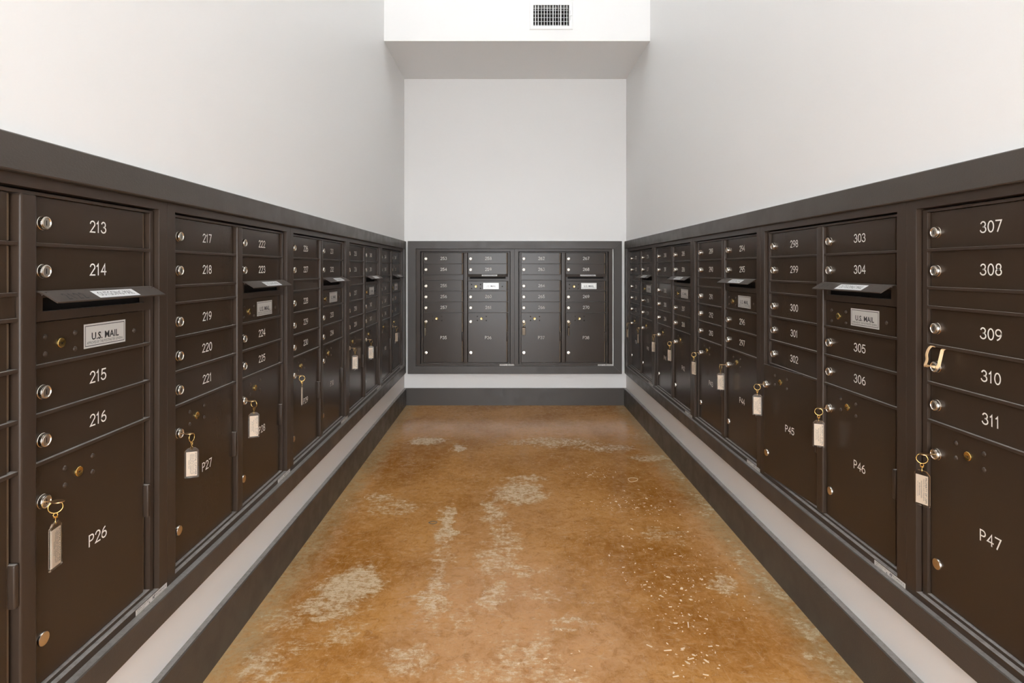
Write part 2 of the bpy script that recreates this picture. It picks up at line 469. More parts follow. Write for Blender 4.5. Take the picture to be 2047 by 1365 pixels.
# mitred wooden frames around the mailbox banks, local frame (u, v, w) like the cabinets
def frame_mesh(name, U0, U1, V0, V1, ou0, ou1, ov0, ov1, w0, w1):
    """outer rect U/V, inner rect ou/ov"""
    mb = MB()
    b = 0.09
    def board(outer, inner):
        # outer and inner: two (u,v) points each; front face bevelled at both long edges
        (a, c), (d, e) = outer, inner
        A, B, C_, D = Vector((*a, 0)), Vector((*c, 0)), Vector((*e, 0)), Vector((*d, 0))   # A,B outer; D,C inner
        n_out = (A - D) ; n_out2 = (B - C_)
        def inset(p, q, k): # move from p toward q by k inches across the board
            v_ = (q - p); return p + v_ * (k / max(v_.length, 1e-6))
        g = b * 1.4
        A2, B2, C2, D2 = inset(A, D, g), inset(B, C_, g), inset(C_, B, g), inset(D, A, g)
        def P(p, w): return (p.x, -w, p.y)
        pts = [P(A, w0), P(B, w0), P(C_, w0), P(D, w0), P(A, w1 - b), P(B, w1 - b), P(C_, w1 - b), P(D, w1 - b),
               P(A2, w1), P(B2, w1), P(C2, w1), P(D2, w1)]
        fs = [(0, 1, 2, 3), (0, 1, 5, 4), (4, 5, 9, 8), (8, 9, 10, 11), (11, 10, 6, 7), (7, 6, 2, 3), (0, 4, 8, 11, 7, 3), (1, 5, 9, 10, 6, 2)]
        mb.poly(pts, fs)
    g = 0.015
    board([(U0, V1), (U1, V1)], [(ou0, ov1), (ou1, ov1)])
    board([(U0, V0), (U1, V0)], [(ou0, ov0), (ou1, ov0)])
    board([(U0, V0 + g), (U0, V1 - g)], [(ou0 - g, ov0), (ou0 - g, ov1)])
    board([(U1, V0 + g), (U1, V1 - g)], [(ou1 + g, ov0), (ou1 + g, ov1)])
    # thin white strip painting in the highlight on the top board's glossy edge
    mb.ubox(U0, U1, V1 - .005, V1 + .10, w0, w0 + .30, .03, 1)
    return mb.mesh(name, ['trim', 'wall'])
LEN = 5 * PITCH
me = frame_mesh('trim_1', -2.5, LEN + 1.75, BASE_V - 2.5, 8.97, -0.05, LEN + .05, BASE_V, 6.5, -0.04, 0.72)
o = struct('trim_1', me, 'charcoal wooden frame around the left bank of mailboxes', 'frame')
o.location = (DL * IN, LEFT0 * IN, CAM_H * IN); o.rotation_euler = (0, 0, PI / 2)
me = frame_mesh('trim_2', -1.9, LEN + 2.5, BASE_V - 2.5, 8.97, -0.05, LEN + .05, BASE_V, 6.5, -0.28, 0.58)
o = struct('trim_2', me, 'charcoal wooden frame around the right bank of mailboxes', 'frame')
o.location = (DR * IN, RIGHT_FAR * IN, CAM_H * IN); o.rotation_euler = (0, 0, -PI / 2)
YBF = YB - 0.10
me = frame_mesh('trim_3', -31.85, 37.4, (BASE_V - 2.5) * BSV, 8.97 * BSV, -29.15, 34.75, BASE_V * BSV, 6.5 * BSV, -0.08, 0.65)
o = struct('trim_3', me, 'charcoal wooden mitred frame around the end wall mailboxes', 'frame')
o.location = (0, YBF * IN, CAM_H * IN)

# ------------------------------------------------------------------ stroke numerals
def arc(cx, cy, rx, ry, a0, a1, n=14):
    return [(cx + rx * math.cos(math.radians(a0 + (a1 - a0) * i / n)), cy + ry * math.sin(math.radians(a0 + (a1 - a0) * i / n))) for i in range(n + 1)]
G = {
    '0': [arc(.3, .5, .27, .5, 90, 450, 26)[:-1] + ['c']],
    '1': [[(.14, .80), (.22, .88), (.30, 1.0), (.30, 0)]],
    '2': [arc(.3, .73, .26, .27, 170, -25, 12) + [(.04, 0), (.58, 0)]],
    '3': [arc(.28, .755, .23, .245, 160, -90, 12), arc(.28, .265, .28, .265, 85, -165, 14)],
    '4': [[(.44, 0), (.44, 1.0), (.02, .30), (.60, .30)]],
    '5': [[(.54, 1.0), (.12, 1.0), (.07, .54)] + arc(.28, .32, .28, .31, 125, -160, 14)],
    '6': [arc(.62, .33, .58, .67, 110, 180, 8) + arc(.31, .29, .27, .29, 180, 540, 20)],
    '7': [[(.03, 1.0), (.57, 1.0), (.20, 0)]],
    '8': [arc(.3, .75, .22, .25, 0, 360, 20)[:-1] + ['c'], arc(.3, .265, .27, .265, 0, 360, 20)[:-1] + ['c']],
    '9': [arc(-.02, .67, .58, .67, -70, 0, 8) + arc(.29, .71, .27, .29, 0, 360, 20)],
    'P': [[(.06, 0), (.06, 1.0), (.32, 1.0)] + arc(.32, .74, .24, .26, 90, -90, 10) + [(.06, .48)]],
}
ADV = {'1': .56}
def ribbon(mb, pts, wd, w):
    closed = pts[-1] == 'c'
    if closed: pts = pts[:-1]
    P = [Vector(p) for p in pts]
    q = [P[0]]
    for p in P[1:]:
        if (p - q[-1]).length > 1e-4: q.append(p)
    P = q; N = len(P)
    L = []
    for i in range(N):
        a = P[(i - 1) % N] if (closed or i) else None
        b = P[(i + 1) % N] if (closed or i < N - 1) else None
        d1 = (P[i] - a).normalized() if a is not None else None
        d2 = (b - P[i]).normalized() if b is not None else None
        if d1 is None: d1 = d2
        if d2 is None: d2 = d1
        n1 = Vector((-d1.y, d1.x)); n2 = Vector((-d2.y, d2.x))
        n_ = (n1 + n2)
        if n_.length < 0.2: n_ = n1
        n_.normalize()
        k = min(1 / max(n_.dot(n1), 0.35), 2.2)
        e = Vector((0, 0))
        if not closed and i == 0: e = -d2 * wd * .35
        if not closed and i == N - 1: e = d1 * wd * .35
        L.append((P[i] + e + n_ * wd / 2 * k, P[i] + e - n_ * wd / 2 * k))
    o = len(mb.v)
    for l, r_ in L:
        mb.v.append((l.x, -w, l.y)); mb.v.append((r_.x, -w, r_.y))
    for i in range(N if closed else N - 1):
        j = (i + 1) % N
        mb.f.append([o + 2 * i, o + 2 * i + 1, o + 2 * j + 1, o + 2 * j]); mb.mi.append(0)
def numeral_mesh(s, h=0.88, wd=0.11, wf=1.08):
    tot = sum(ADV.get(c, .76) for c in s) * h * wf - .16 * h
    x = -tot / 2
    mb = MB()
    for c in s:
        off = -.10 * h if c == '1' else 0
        for st in G[c]:
            pts = [p if p == 'c' else (x + off + p[0] * h * wf, (p[1] - .5) * h) for p in st]
            ribbon(mb, pts, wd, 0.0)
        x += ADV.get(c, .76) * h * wf
    # a hair of thickness so the paint fill sits on the door
    return mb.mesh('numeral_' + s, ['numeral'])

# ------------------------------------------------------------------ lettering from the built-in font
_tc = {}
def text_geo(s, bold=0.0):
    key = (s, bold)
    if key in _tc: return _tc[key]
    cu = bpy.data.curves.new('lettering', 'FONT')
    cu.body = s; cu.size = 1.0; cu.resolution_u = 2; cu.offset = bold
    ob = bpy.data.objects.new('lettering', cu)
    COL.objects.link(ob)
    bpy.context.view_layer.update()
    dg = bpy.context.evaluated_depsgraph_get()
    me = bpy.data.meshes.new_from_object(ob.evaluated_get(dg))
    vs = [(v_.co.x, v_.co.y) for v_ in me.vertices]
    fs = [list(p.vertices) for p in me.polygons]
    bpy.data.objects.remove(ob); bpy.data.meshes.remove(me); bpy.data.curves.remove(cu)
    x0 = min(p[0] for p in vs); x1 = max(p[0] for p in vs)
    y0 = min(p[1] for p in vs); y1 = max(p[1] for p in vs)
    _tc[key] = (vs, fs, x0, x1, y0, y1)
    return _tc[key]
def put_text(mb, s, cu, cv, width, height, fn, mi, bold=0.0):
    """fit text in width x height centred at cu, cv; fn maps (u, v) to xyz"""
    vs, fs, x0, x1, y0, y1 = text_geo(s, bold)
    pts = [fn(cu + ((x - x0) / (x1 - x0) - .5) * width, cv + ((y - y0) / (y1 - y0) - .5) * height) for x, y in vs]
    mb.poly(pts, fs, mi)

# ------------------------------------------------------------------ cabinet parts (shared meshes)
# local v here is measured from the cabinet's bottom edge
def V(v): return v - BASE_V
W_FACE, W_RING, W_DOOR = 0.0, -0.44, -0.72
C1, C2 = 2.2, 16.45            # door left edges of the two columns
DW = 12.2
def flange_mesh():
    mb = MB(); e = 0.012
    mb.ubox(e, 1.3, V(BASE_V) + e, V(6.58), -1.3, 0, .03)
    mb.ubox(29.92, 31.2 - e, V(BASE_V) + e, V(6.58), -1.3, 0, .03)
    mb.ubox(1.28, 29.94, V(5.66), V(6.58), -1.3, -0.002, .02)
    mb.ubox(1.28, 29.94, V(BASE_V) + e, V(-30.35), -1.3, -0.002, .03)
    return mb.mesh('flange', ['bronze'])
def ring_mesh():
    mb = MB(); b = .03
    mb.ubox(1.55, 2.12, V(-30.34), V(5.5), -1.3, W_RING, b)
    mb.ubox(29.22, 29.72, V(-30.34), V(5.5), -1.3, W_RING, b)
    mb.ubox(2.0, 29.3, V(5.25), V(5.5), -1.3, W_RING - .002, b)
    mb.ubox(2.0, 29.3, V(-30.345), V(-30.05), -1.3, W_RING - .002, b)
    for (a, c, rows) in ((2.08, 15.0, (1.77, -1.73, -3.48, -6.98, -10.48, -13.98)), (16.3, 29.26, (1.77, -6.98, -10.48, -13.98))):
        for r_ in rows:
            mb.ubox(a, c, V(r_ - .14), V(r_ + .13), -1.0, W_RING, .045)
    return mb.mesh('inner_frame', ['bronze'])
def post_mesh():
    mb = MB(); mb.ubox(14.95, 16.32, V(-30.06), V(5.26), -1.3, -0.26, .2, seg=4)
    return mb.mesh('center_post', ['bronze'], 40)
def body_mesh():
    mb = MB(); mb.ubox(0.003, 31.197, V(BASE_V) + .02, V(6.56), -6.0, -1.3)
    return mb.mesh('housing', ['dark'])
def hinge_mesh():
    mb = MB()
    for (a, b_) in ((5.2, 1.95), (1.6, -1.6), (-3.7, -6.8), (-7.15, -10.3), (-10.65, -13.8), (-14.2, -29.9)):
        mb.ubox(0, .26, V(b_), V(a), -1.25, -.84, .05)
        mb.ubox(.02, .11, V(b_), V(a), -.9, -.79, .03)
    return mb.mesh('hinge', ['hinge'])
def door_mesh(h, name):
    mb = MB(); mb.ubox(0, DW, 0, h, -.86, W_DOOR, .035)
    return mb.mesh(name, ['bronze_door'])
def lock_mesh():
    mb = MB()
    mb.lathe([(.47, -.02), (.52, 0.0), (.52, .09), (.50, .11), (.50, .29), (.465, .36), (.41, .375), (.385, .34), (.365, .31), (.34, .33), (.31, .36), (.30, .36), (.0001, .36)],
             mis=[0, 0, 0, 0, 0, 0, 0, 0, 1, 1, 1, 1, 1])
    mb.ubox(-.035, .035, -.19, .19, .35, .368, 0, 2)
    return mb.mesh('lock', ['nickel', 'plug', 'dark'], 32)
def knob_mesh():
    mb = MB(); mb.lathe([(.50, 0), (.50, .10), (.47, .16), (.40, .17), (.0001, .17)])
    return mb.mesh('catch_knob', ['nickel'], 35)
def brass_mesh():
    mb = MB(); mb.lathe([(.44, .003), (.40, .004), (.39, .004), (.385, .12), (.35, .15), (.33, .15), (.30, .14), (.0001, .14)], mis=[1, 1, 0, 0, 0, 0, 0, 0])
    mb.ubox(-.15, .15, -.022, .028, .08, .146, 0, 1)
    mb.ubox(-.03, .05, -.10, .02, .08, .145, 0, 1)
    return mb.mesh('brass_lock', ['brass', 'dark'], 32)
def rivet_mesh():
    mb = MB(); mb.lathe([(.20 * math.cos(a), .13 * math.sin(a)) for a in [i * PI / 2 / 5 for i in range(5)]] + [(.0001, .13)], n=16)
    return mb.mesh('rivet', ['bronze'], 60)
def barrel_mesh():
    mb = MB(); mb.ubox(0, .42, 0, 3.0, -1.1, -.30, .14, seg=3)
    return mb.mesh('hinge_barrel', ['bronze'], 40)
def blank_mesh():
    mb = MB(); mb.ubox(0, DW + .55, 0, 1.6, -.75, -.58, .02)
    return mb.mesh('blank_panel', ['bronze_door'])
def slot_panel_mesh():
    mb = MB()
    u1 = DW + .6
    mb.ubox(-.05, u1, 1.72, 2.15, -.9, W_RING, .02)      # above the slot
    mb.ubox(-.05, u1, 0, .72, -.9, W_RING, .02)
    mb.ubox(-.05, .55, .70, 1.74, -.9, W_RING - .001, .0)
    mb.ubox(u1 - .85, u1, .70, 1.74, -.9, W_RING - .001, .0)
    mb.ubox(.4, u1 - .6, .60, 1.85, -1.35, -1.2, 0, 1)
    return mb.mesh('outgoing_slot', ['bronze', 'dark'])
FLAP_PROF = [(-.46, 0.06), (-.10, 0.0), (1.10, -.72)]
def flap_pt(s_, lift):
    """point on the sloping top of the flap, s_ from 0 at the crease to 1 at the lip"""
    w = -.10 + 1.20 * s_; v = -.72 * s_
    nrm = Vector((.72, 1.20)).normalized()
    return w + nrm.x * lift, v + nrm.y * lift
def flap_mesh():
    mb = MB(); th = .10
    top = [(-w, v) for w, v in FLAP_PROF]
    bot = [(-w + (.03 if i == 2 else 0), v - th) for i, (w, v) in enumerate(FLAP_PROF)]
    mb.prism(top + bot[::-1], 0, DW + .45, 'x')
    mb.ubox(.3, 12.2, -.18, -.06, -.5, -.3)
    for uu in (.25, 12.3):
        mb.prism([(.3, 0), (-.1, -.05), (.3, -.3)], uu, uu + .05, 'x')
    return mb.mesh('outgoing_flap', ['flap'])
def flap_decal_mesh():
    mb = MB(); mb.keepn = True
    def fn(u, s_):
        w, v = flap_pt(s_, .012); return (u, -w, v)
    def fn2(u, s_):
        w, v = flap_pt(s_, .018); return (u, -w, v)
    mb.poly([fn(4.4, .88), fn(9.3, .88), fn(9.3, .16), fn(4.4, .16)], [(0, 1, 2, 3)])
    put_text(mb, 'OUTGOING MAIL', 6.85, .50, 4.1, -.40, lambda u, v: fn2(u, .50 + (v - .50)), 1, 0.0)
    return mb.mesh('outgoing_decal', ['white_label', 'grey_ink'])
def marks_mesh(strokes):
    mb = MB(); mb.keepn = True
    tmp = MB()
    for st in strokes: ribbon(tmp, st, .09, 0)
    for (x, y, z) in tmp.v:
        w, v = flap_pt(z, .014); mb.v.append((x, -w, v))
    mb.f = tmp.f; mb.mi = tmp.mi
    return mb.mesh('marker_scribble', ['ink'])
def us_decal_mesh():
    mb = MB()
    mb.keepn = True
    mb.poly([at(0, 0, .012), at(4.9, 0, .012), at(4.9, 1.95, .012), at(0, 1.95, .012)], [(0, 1, 2, 3)], 0)
    for (a, b_, c, d) in ((.14, 4.76, .14, .20), (.14, 4.76, 1.75, 1.81), (.14, .20, .14, 1.81), (4.70, 4.76, .14, 1.81)):
        mb.poly([at(a, c, .018), at(b_, c, .018), at(b_, d, .018), at(a, d, .018)], [(0, 1, 2, 3)], 2)
    put_text(mb, 'U.S. MAIL', 2.45, .92, 3.2, .60, lambda u, v: at(u, v, .02), 1, 0.02)
    put_text(mb, 'APPROVED BY THE POSTMASTER GENERAL', 2.45, .42, 4.25, .22, lambda u, v: at(u, v, .02), 2)
    return mb.mesh('us_mail_decal', ['decal', 'ink', 'grey_ink'])
def maker_mesh():
    mb = MB(); mb.keepn = True
    W_, H_ = 4.6, .50
    mb.poly([at(0, 0, .01), at(W_, 0, .01), at(W_, H_, .01), at(0, H_, .01)], [(0, 1, 2, 3)], 0)
    f = lambda u, v: at(u, v, .016)
    put_text(mb, 'USPS-STD-4C', 1.05, .36, 1.7, .15, f, 2)
    put_text(mb, 'MEETS CURRENT', .75, .17, 1.1, .07, f, 2)
    put_text(mb, 'STANDARD', .75, .07, 1.1, .06, f, 2)
    put_text(mb, 'R', 1.95, .12, .2, .16, f, 1, .03)
    put_text(mb, 'AF', 2.55, .28, .42, .32, f, 1, .03)
    put_text(mb, 'FLORENCE', 3.65, .30, 1.6, .20, f, 2)
    put_text(mb, 'MANUFACTURING COMPANY', 3.45, .08, 1.9, .07, f, 2)
    return mb.mesh('maker_label', ['maker', 'ink', 'grey_ink'])

SH = dict(flange=flange_mesh(), ring=ring_mesh(), post=post_mesh(), body=body_mesh(), hinge=hinge_mesh(),
          door=door_mesh(3.46, 'mailbox_door'), master=door_mesh(3.12, 'master_door'), parcel=door_mesh(16.0, 'parcel_door'),
          lock=lock_mesh(), knob=knob_mesh(), brass=brass_mesh(), rivet=rivet_mesh(), barrel=barrel_mesh(),
          blank=blank_mesh(), slot=slot_panel_mesh(), flap=flap_mesh(), fdecal=flap_decal_mesh(), usdecal=us_decal_mesh(), maker=maker_mesh())

WALLS = {'left wall': (DL, None, PI / 2), 'right wall': (DR, None, -PI / 2), 'end wall': (None, None, 0)}
AJAR = math.radians(5.6)
def cabinet(first, pfirst, loc, rotz, scale, where, pos, ajar=None):
    """one double column cabinet: five boxes left, four right, two parcel lockers"""
    root = bpy.data.objects.new('mailbox_cabinet', None)
    COL.objects.link(root)
    root.empty_display_size = 0.1
    root.location = [c * IN for c in loc]; root.rotation_euler = (0, 0, rotz); root.scale = scale
    tag(root, f'dark bronze mailbox cabinet in the {where}, {pos}, boxes {first} to {first + 8}', 'mailbox cabinet', 'wall mailbox cabinets')
    link('housing', SH['body'], root)
    link('flange', SH['flange'], root)
    link('inner_frame', SH['ring'], root)
    link('center_post', SH['post'], root)
    o = link('maker_label', SH['maker'], root, at(26.5, V(-30.92), 0)); o['label'] = 'small grey maker label'
    def number(s, parent, u, v):
        o = link('number', numeral_mesh(s), parent, at(u, v, W_DOOR + .012)); o['label'] = f'white number {s}'
    def door(n, u, vtop):
        d = link('mailbox_door', SH['door'], root, at(u, V(vtop - 3.48)))
        d['label'] = f'mailbox door {n}'
        link('lock', SH['lock'], d, at(.80, 1.58, W_DOOR))
        number(str(n), d, 6.45, 1.70)
    def parcel(n, u, open_=False):
        base = V(-29.98)
        d = link('parcel_door', SH['parcel'], root, at(u, base))
        d['label'] = f'large parcel locker door P{n}'
        link('lock', SH['lock'], d, at(.80, V(-16.85) - base, W_DOOR))
        link('catch_knob', SH['knob'], d, at(.84, V(-26.85) - base, W_DOOR))
        o = link('brass_lock', SH['brass'], d, at(4.25, V(-15.9) - base, W_DOOR)); o['label'] = 'brass master lock'
        for (a, b_) in ((2.93, -15.2), (2.93, -16.5), (5.8, -15.2), (5.8, -16.5)):
            link('rivet', SH['rivet'], d, at(a, V(b_) - base, W_DOOR))
        number('P%d' % n, d, 6.4, V(-22.0) - base)
        link('hinge_barrel', SH['barrel'], d, at(DW + .1, V(-23.1) - base, 0))
        if open_:
            d.rotation_euler = (0, 0, AJAR)
            d.location = ((u + DW - DW * math.cos(AJAR)) * IN, (-DW * math.sin(AJAR)) * IN, base * IN)
    # left column
    for i, vt in enumerate((5.25, 1.75)): door(first + i, C1, vt)
    link('blank_panel', SH['blank'], root, at(C1 - .05, V(-3.42)))
    for i, vt in enumerate((-3.5, -7.0, -10.5)): door(first + 2 + i, C1, vt)
    parcel(pfirst, C1, ajar == 1)
    link('hinge', SH['hinge'], root, at(C1 + DW + .04, 0))
    # right column
    for i, vt in enumerate((5.25, 1.75)): door(first + 5 + i, C2, vt)
    link('outgoing_slot', SH['slot'], root, at(C2, V(-3.78)))
    fl = link('outgoing_flap', SH['flap'], root, at(C2, V(-1.62), 0)); fl['label'] = 'projecting outgoing mail flap'
    o = link('decal', SH['fdecal'], fl); o['label'] = 'white decal reading OUTGOING MAIL'
    ms = link('master_door', SH['master'], root, at(C2, V(-6.98)))
    ms['label'] = 'narrow door with U.S. MAIL plate'
    for (a, b_) in ((1.1, -4.95), (1.1, -6.22), (3.95, -4.95), (3.95, -6.22), (10.9, -5.55)):
        link('rivet', SH['rivet'], ms, at(a, b_ + 6.98, W_DOOR))
    o = link('brass_lock', SH['brass'], ms, at(2.5, 1.43, W_DOOR)); o['label'] = 'brass master lock'
    o = link('decal', SH['usdecal'], ms, at(4.85, .60, W_DOOR)); o['label'] = 'silver plate reading U.S. MAIL'
    for i, vt in enumerate((-7.0, -10.5)): door(first + 7 + i, C2, vt)
    parcel(pfirst + 1, C2)
    link('hinge', SH['hinge'], root, at(C2 + DW + .04, 0))
    return root, fl

ROOTS = {}
ORD = ['nearest the camera', 'second from the camera', 'third from the camera', 'fourth from the camera', 'farthest from the camera']
for i in range(5):
    r, fl = cabinet(208 + 9 * i, 25 + 2 * i, (DL, LEFT0 + PITCH * i, BASE_Z), PI / 2, (1, 1, 1), 'left wall', ORD[i])
    ROOTS[25 + 2 * i] = r
    if i == 0:
        st = []
        for k, c in enumerate('2122'):
            for s_ in G[c]:
                st.append([p if p == 'c' else (1.25 + k * .55 + p[0] * .5 + .12 * (1 - p[1]), .80 - p[1] * .50) for p in s_])
        o = link('marker_scribble', marks_mesh(st), fl); o['label'] = 'black handwritten marks'
for i in range(2):
    r, fl = cabinet(253 + 9 * i, 35 + 2 * i, (BX0 + PITCH * BSU * i, YBF, BBZ), 0, (BSU, 1, BSV), 'end wall', ('left half', 'right half')[i])
    ROOTS[35 + 2 * i] = r
for i in range(5):
    r, fl = cabinet(271 + 9 * i, 39 + 2 * i, (DR, RIGHT_FAR - PITCH * i, BASE_Z), -PI / 2, (1, 1, 1), 'right wall', ORD[4 - i], 1 if i == 3 else None)
    ROOTS[39 + 2 * i] = r
    if i == 3:
        st = []
        for k, c in enumerate('311'):
            for s_ in G[c]:
                st.append([p if p == 'c' else (1.0 + k * .5 + p[0] * .5 + .12 * (1 - p[1]), .80 - p[1] * .50) for p in s_])
        o = link('marker_scribble', marks_mesh(st), fl); o['label'] = 'black handwritten marks'

# ------------------------------------------------------------------ keys left in the parcel locks
def key_mesh():
    mb = MB()
    # blade leaving the plug, then a flat oval bow lying level
    mb.box(-.11, .11, -.42, 0.02, -.03, .03, .01)
    n = 22; out = []
    for i in range(n):
        a = 2 * PI * i / n
        out.append((.33 * math.sin(a) * (1 if True else 1), -.78 + .46 * math.cos(a)))
    mb.prism(out, -.035, .035, 'z')
    return mb.mesh('key', ['key'], 50)
def ring_key_mesh():
    mb = MB()
    mb.tube([(.43 * math.cos(a), 0, .43 * math.sin(a)) for a in [2 * PI * i / 24 for i in range(24)]], .042, 8, True)
    return mb.mesh('split_ring', ['brass'], 60)
def swivel_mesh():
    mb = MB()
    mb.tube([(.13 * math.cos(a), 0, .13 * math.sin(a)) for a in [2 * PI * i / 14 for i in range(14)]], .035, 6, True)
    mb.tube([(-.14, 0, -.17), (0, 0, -.20), (.14, 0, -.17)], .045, 6)
    mb.tube([(0, 0, -.18), (0, 0, -.36)], .03, 6)
    mb.tube([(0, .12 * math.cos(a), -.50 + .17 * math.sin(a)) for a in [2 * PI * i / 14 for i in range(14)]], .026, 6, True)
    return mb.mesh('swivel', ['brass'], 60)
TW, TH, TT = 1.32, 3.05, .17
def tag_mesh():
    mb = MB()
    h = TW / 2; c = .32
    pr = [(-h, -TH), (h, -TH), (h, -c), (h - c, 0), (-h + c, 0), (-h, -c)]
    mb.prism(pr, -TT / 2, TT / 2, 'y')
    me = mb.mesh('tag', ['acrylic'])
    bm = bmesh.new(); bm.from_mesh(me)
    bmesh.ops.bevel(bm, geom=list(bm.edges), offset=.03 * IN, segments=2, affect='EDGES')
    bm.to_mesh(me); bm.free()
    return me
def paper_mesh(lines):
    mb = MB()
    a, top, bot = .50, -.42, -2.9
    mb.box(-a, a, -.03, .03, bot, top)
    for sgn in (-1, 1):
        for (s_, pos, ln, ht) in lines:
            # lines run down the tag
            def fn(u, v, sgn=sgn):
                return (-sgn * v, sgn * .036, -u)
            put_text(mb, s_, 1.66, pos, ln, ht, fn, 1)
    mb.keepn = True
    return mb.mesh('paper_label', ['paper', 'ink'])
L1 = [('POSTAL CUSTOMER', -.36, 2.2, .17), ('TAKE ALL MAIL FROM BOX AND', -.17, 2.1, .09), ('DEPOSIT KEY IN THE SLOT OR', -.03, 2.1, .09), ('OUTGOING MAIL COMPARTMENT', .11, 2.0, .09), ('THANK YOU', .25, .9, .09)]
L2 = [('PROPERTY OF USPS', -.36, 2.2, .16), ('DROP IN ANY MAILBOX', -.17, 1.9, .08), ('POSTAGE GUARANTEED', .02, 1.5, .10), ('RETURN POSTAGE', .18, 1.1, .10), ('DO NOT DUPLICATE', .33, 1.3, .06)]
KEYM = dict(key=key_mesh(), ring=ring_key_mesh(), sw=swivel_mesh(), tag=tag_mesh(), p1=paper_mesh([(a, -b, c, d) for a, b, c, d in L1]), p2=paper_mesh([(a, -b, c, d) for a, b, c, d in L2]))

def key(pn, ryaw, tyaw, paper='p1', size=1.0, side='', state='', ringw=1.04):
    """ryaw, tyaw: heading of ring and tag face in the world, 0 faces back along the corridor"""
    base = 25 + 2 * ((pn - 25) // 2)
    root = ROOTS[base]
    u = (C1 if pn == base else C2) + .80
    w = W_DOOR + .38
    loc = Vector(at(u, V(-16.85), w))
    if pn == 45:
        hinge = Vector((C1 + DW, 0, 0)); rel = loc - hinge
        loc = hinge + Matrix.Rotation(AJAR, 3, 'Z') @ rel
    k = bpy.data.objects.new('parcel_key', None); COL.objects.link(k); k.empty_display_size = .03
    rz = root.rotation_euler.z
    sc_ = Vector(root.scale)
    p = Vector((loc.x * sc_.x, loc.y * sc_.y, loc.z * sc_.z)) * IN
    k.location = Vector(root.location) + Matrix.Rotation(rz, 3, 'Z') @ p
    k.rotation_euler = (0, 0, rz)
    tag(k, f'brass key with clear tag in lock P{pn} {side}{state}', 'key', 'tagged keys left in parcel locks')
    link('key', KEYM['key'], k)
    rp = Vector((0, -ringw, -.42))
    link('split_ring', KEYM['ring'], k, rp, ryaw - rz)
    sp = rp + Vector((0, 0, -.56))
    link('swivel', KEYM['sw'], k, sp, ryaw - rz)
    tg = link('tag', KEYM['tag'], k, sp + Vector((0, 0, -.50)), tyaw - rz)
    tg.scale = (1, 1, size)
    tg['label'] = 'clear plastic tag'
    pl = link('paper_label', KEYM[paper], tg); pl['label'] = 'cream paper insert with small print'
D = math.radians
key(26, D(38), D(98), 'p1', 1.1, 'nearest on left wall', '', .62)
key(27, D(85), D(20), 'p1', 1.0, 'on left wall', '')
key(28, D(-15), D(22), 'p2', 1.05, 'on left wall', '')
key(29, D(20), D(104), 'p2', 1.05, 'on left wall', ', seen edge on')
key(31, D(75), D(15), 'p2', 1.0, 'on left wall', '')
key(32, D(50), D(13), 'p2', 1.0, 'on left wall', '')
key(34, D(40), D(60), 'p1', 1.0, 'at far end of left wall', '')
key(35, D(80), D(82), 'p1', 1.0, 'on end wall', ', seen edge on')
key(37, D(0), D(-28), 'p1', .95, 'on end wall', ', tag turned to the front')
key(38, D(10), D(70), 'p1', 1.0, 'on end wall', ', seen edge on')
key(39, D(-60), D(-80), 'p1', 1.0, 'at far end of right wall', '')
key(40, D(-60), D(-88), 'p1', 1.0, 'on right wall', '')
key(41, D(-60), D(-63), 'p2', 1.0, 'on right wall', '')
key(42, D(-16), D(-66), 'p2', 1.0, 'on right wall', '')
key(43, D(-18), D(-64), 'p2', 1.0, 'on right wall', '')
key(44, D(40), D(-21), 'p2', 1.0, 'on right wall', '')
key(45, D(-25), D(-22), 'p2', 1.0, 'on right wall', ', door ajar')
key(46, D(-29), D(-27), 'p2', 1.05, 'on right wall', '')
key(47, D(-36), D(-64), 'p2', 1.05, 'nearest on right wall', '')

# ------------------------------------------------------------------ rubber bands
def catmull(P, n=6, closed=False):
    out = []; N = len(P)
    for i in range(N if closed else N - 1):
        g = lambda k: P[k % N] if closed else P[min(max(k, 0), N - 1)]
        p0, p1, p2, p3 = [Vector(g(i + k)) for k in (-1, 0, 1, 2)]
        for j in range(n):
            s_ = j / n
            out.append(.5 * ((2 * p1) + (-p0 + p2) * s_ + (2 * p0 - 5 * p1 + 4 * p2 - p3) * s_ ** 2 + (-p0 + 3 * p1 - 3 * p2 + p3) * s_ ** 3))
    if not closed: out.append(Vector(P[-1]))
    return out
def right_pt(px, py, L):
    y = F_PX * L / (px - VPX)
    return Vector((L, y, CAM_H + (VPY - py) * y / F_PX))
# tan band looped over the lock of door 310, its upper end pinched behind the shelf edge
path = [((1868, 693.5), 39.1, 0), ((1862, 692), 38.7, 0), ((1856, 698), 38.5, 0), ((1852.5, 708), 38.35, 0), ((1853, 719), 38.3, 0), ((1850, 728), 38.15, .1), ((1850.5, 732), 38.1, .1),
        ((1857, 730.5), 38.0, .3), ((1864, 732), 38.0, .4), ((1871, 734.5), 38.1, .6), ((1876, 732), 38.3, .8), ((1878.5, 722), 38.5, 1), ((1881.5, 709), 38.6, 1), ((1884, 700), 38.7, 1), ((1888, 697.5), 39.2, 1)]
pts = catmull([tuple(right_pt(p[0], p[1], L)) for p, L, k in path], 6)
ks = []
for i in range(len(path) - 1):
    for j in range(6): ks.append(path[i][2] + (path[i + 1][2] - path[i][2]) * j / 6)
ks.append(path[-1][2])
mb = MB(); o0 = None
n = len(pts)
org = pts[0].copy()
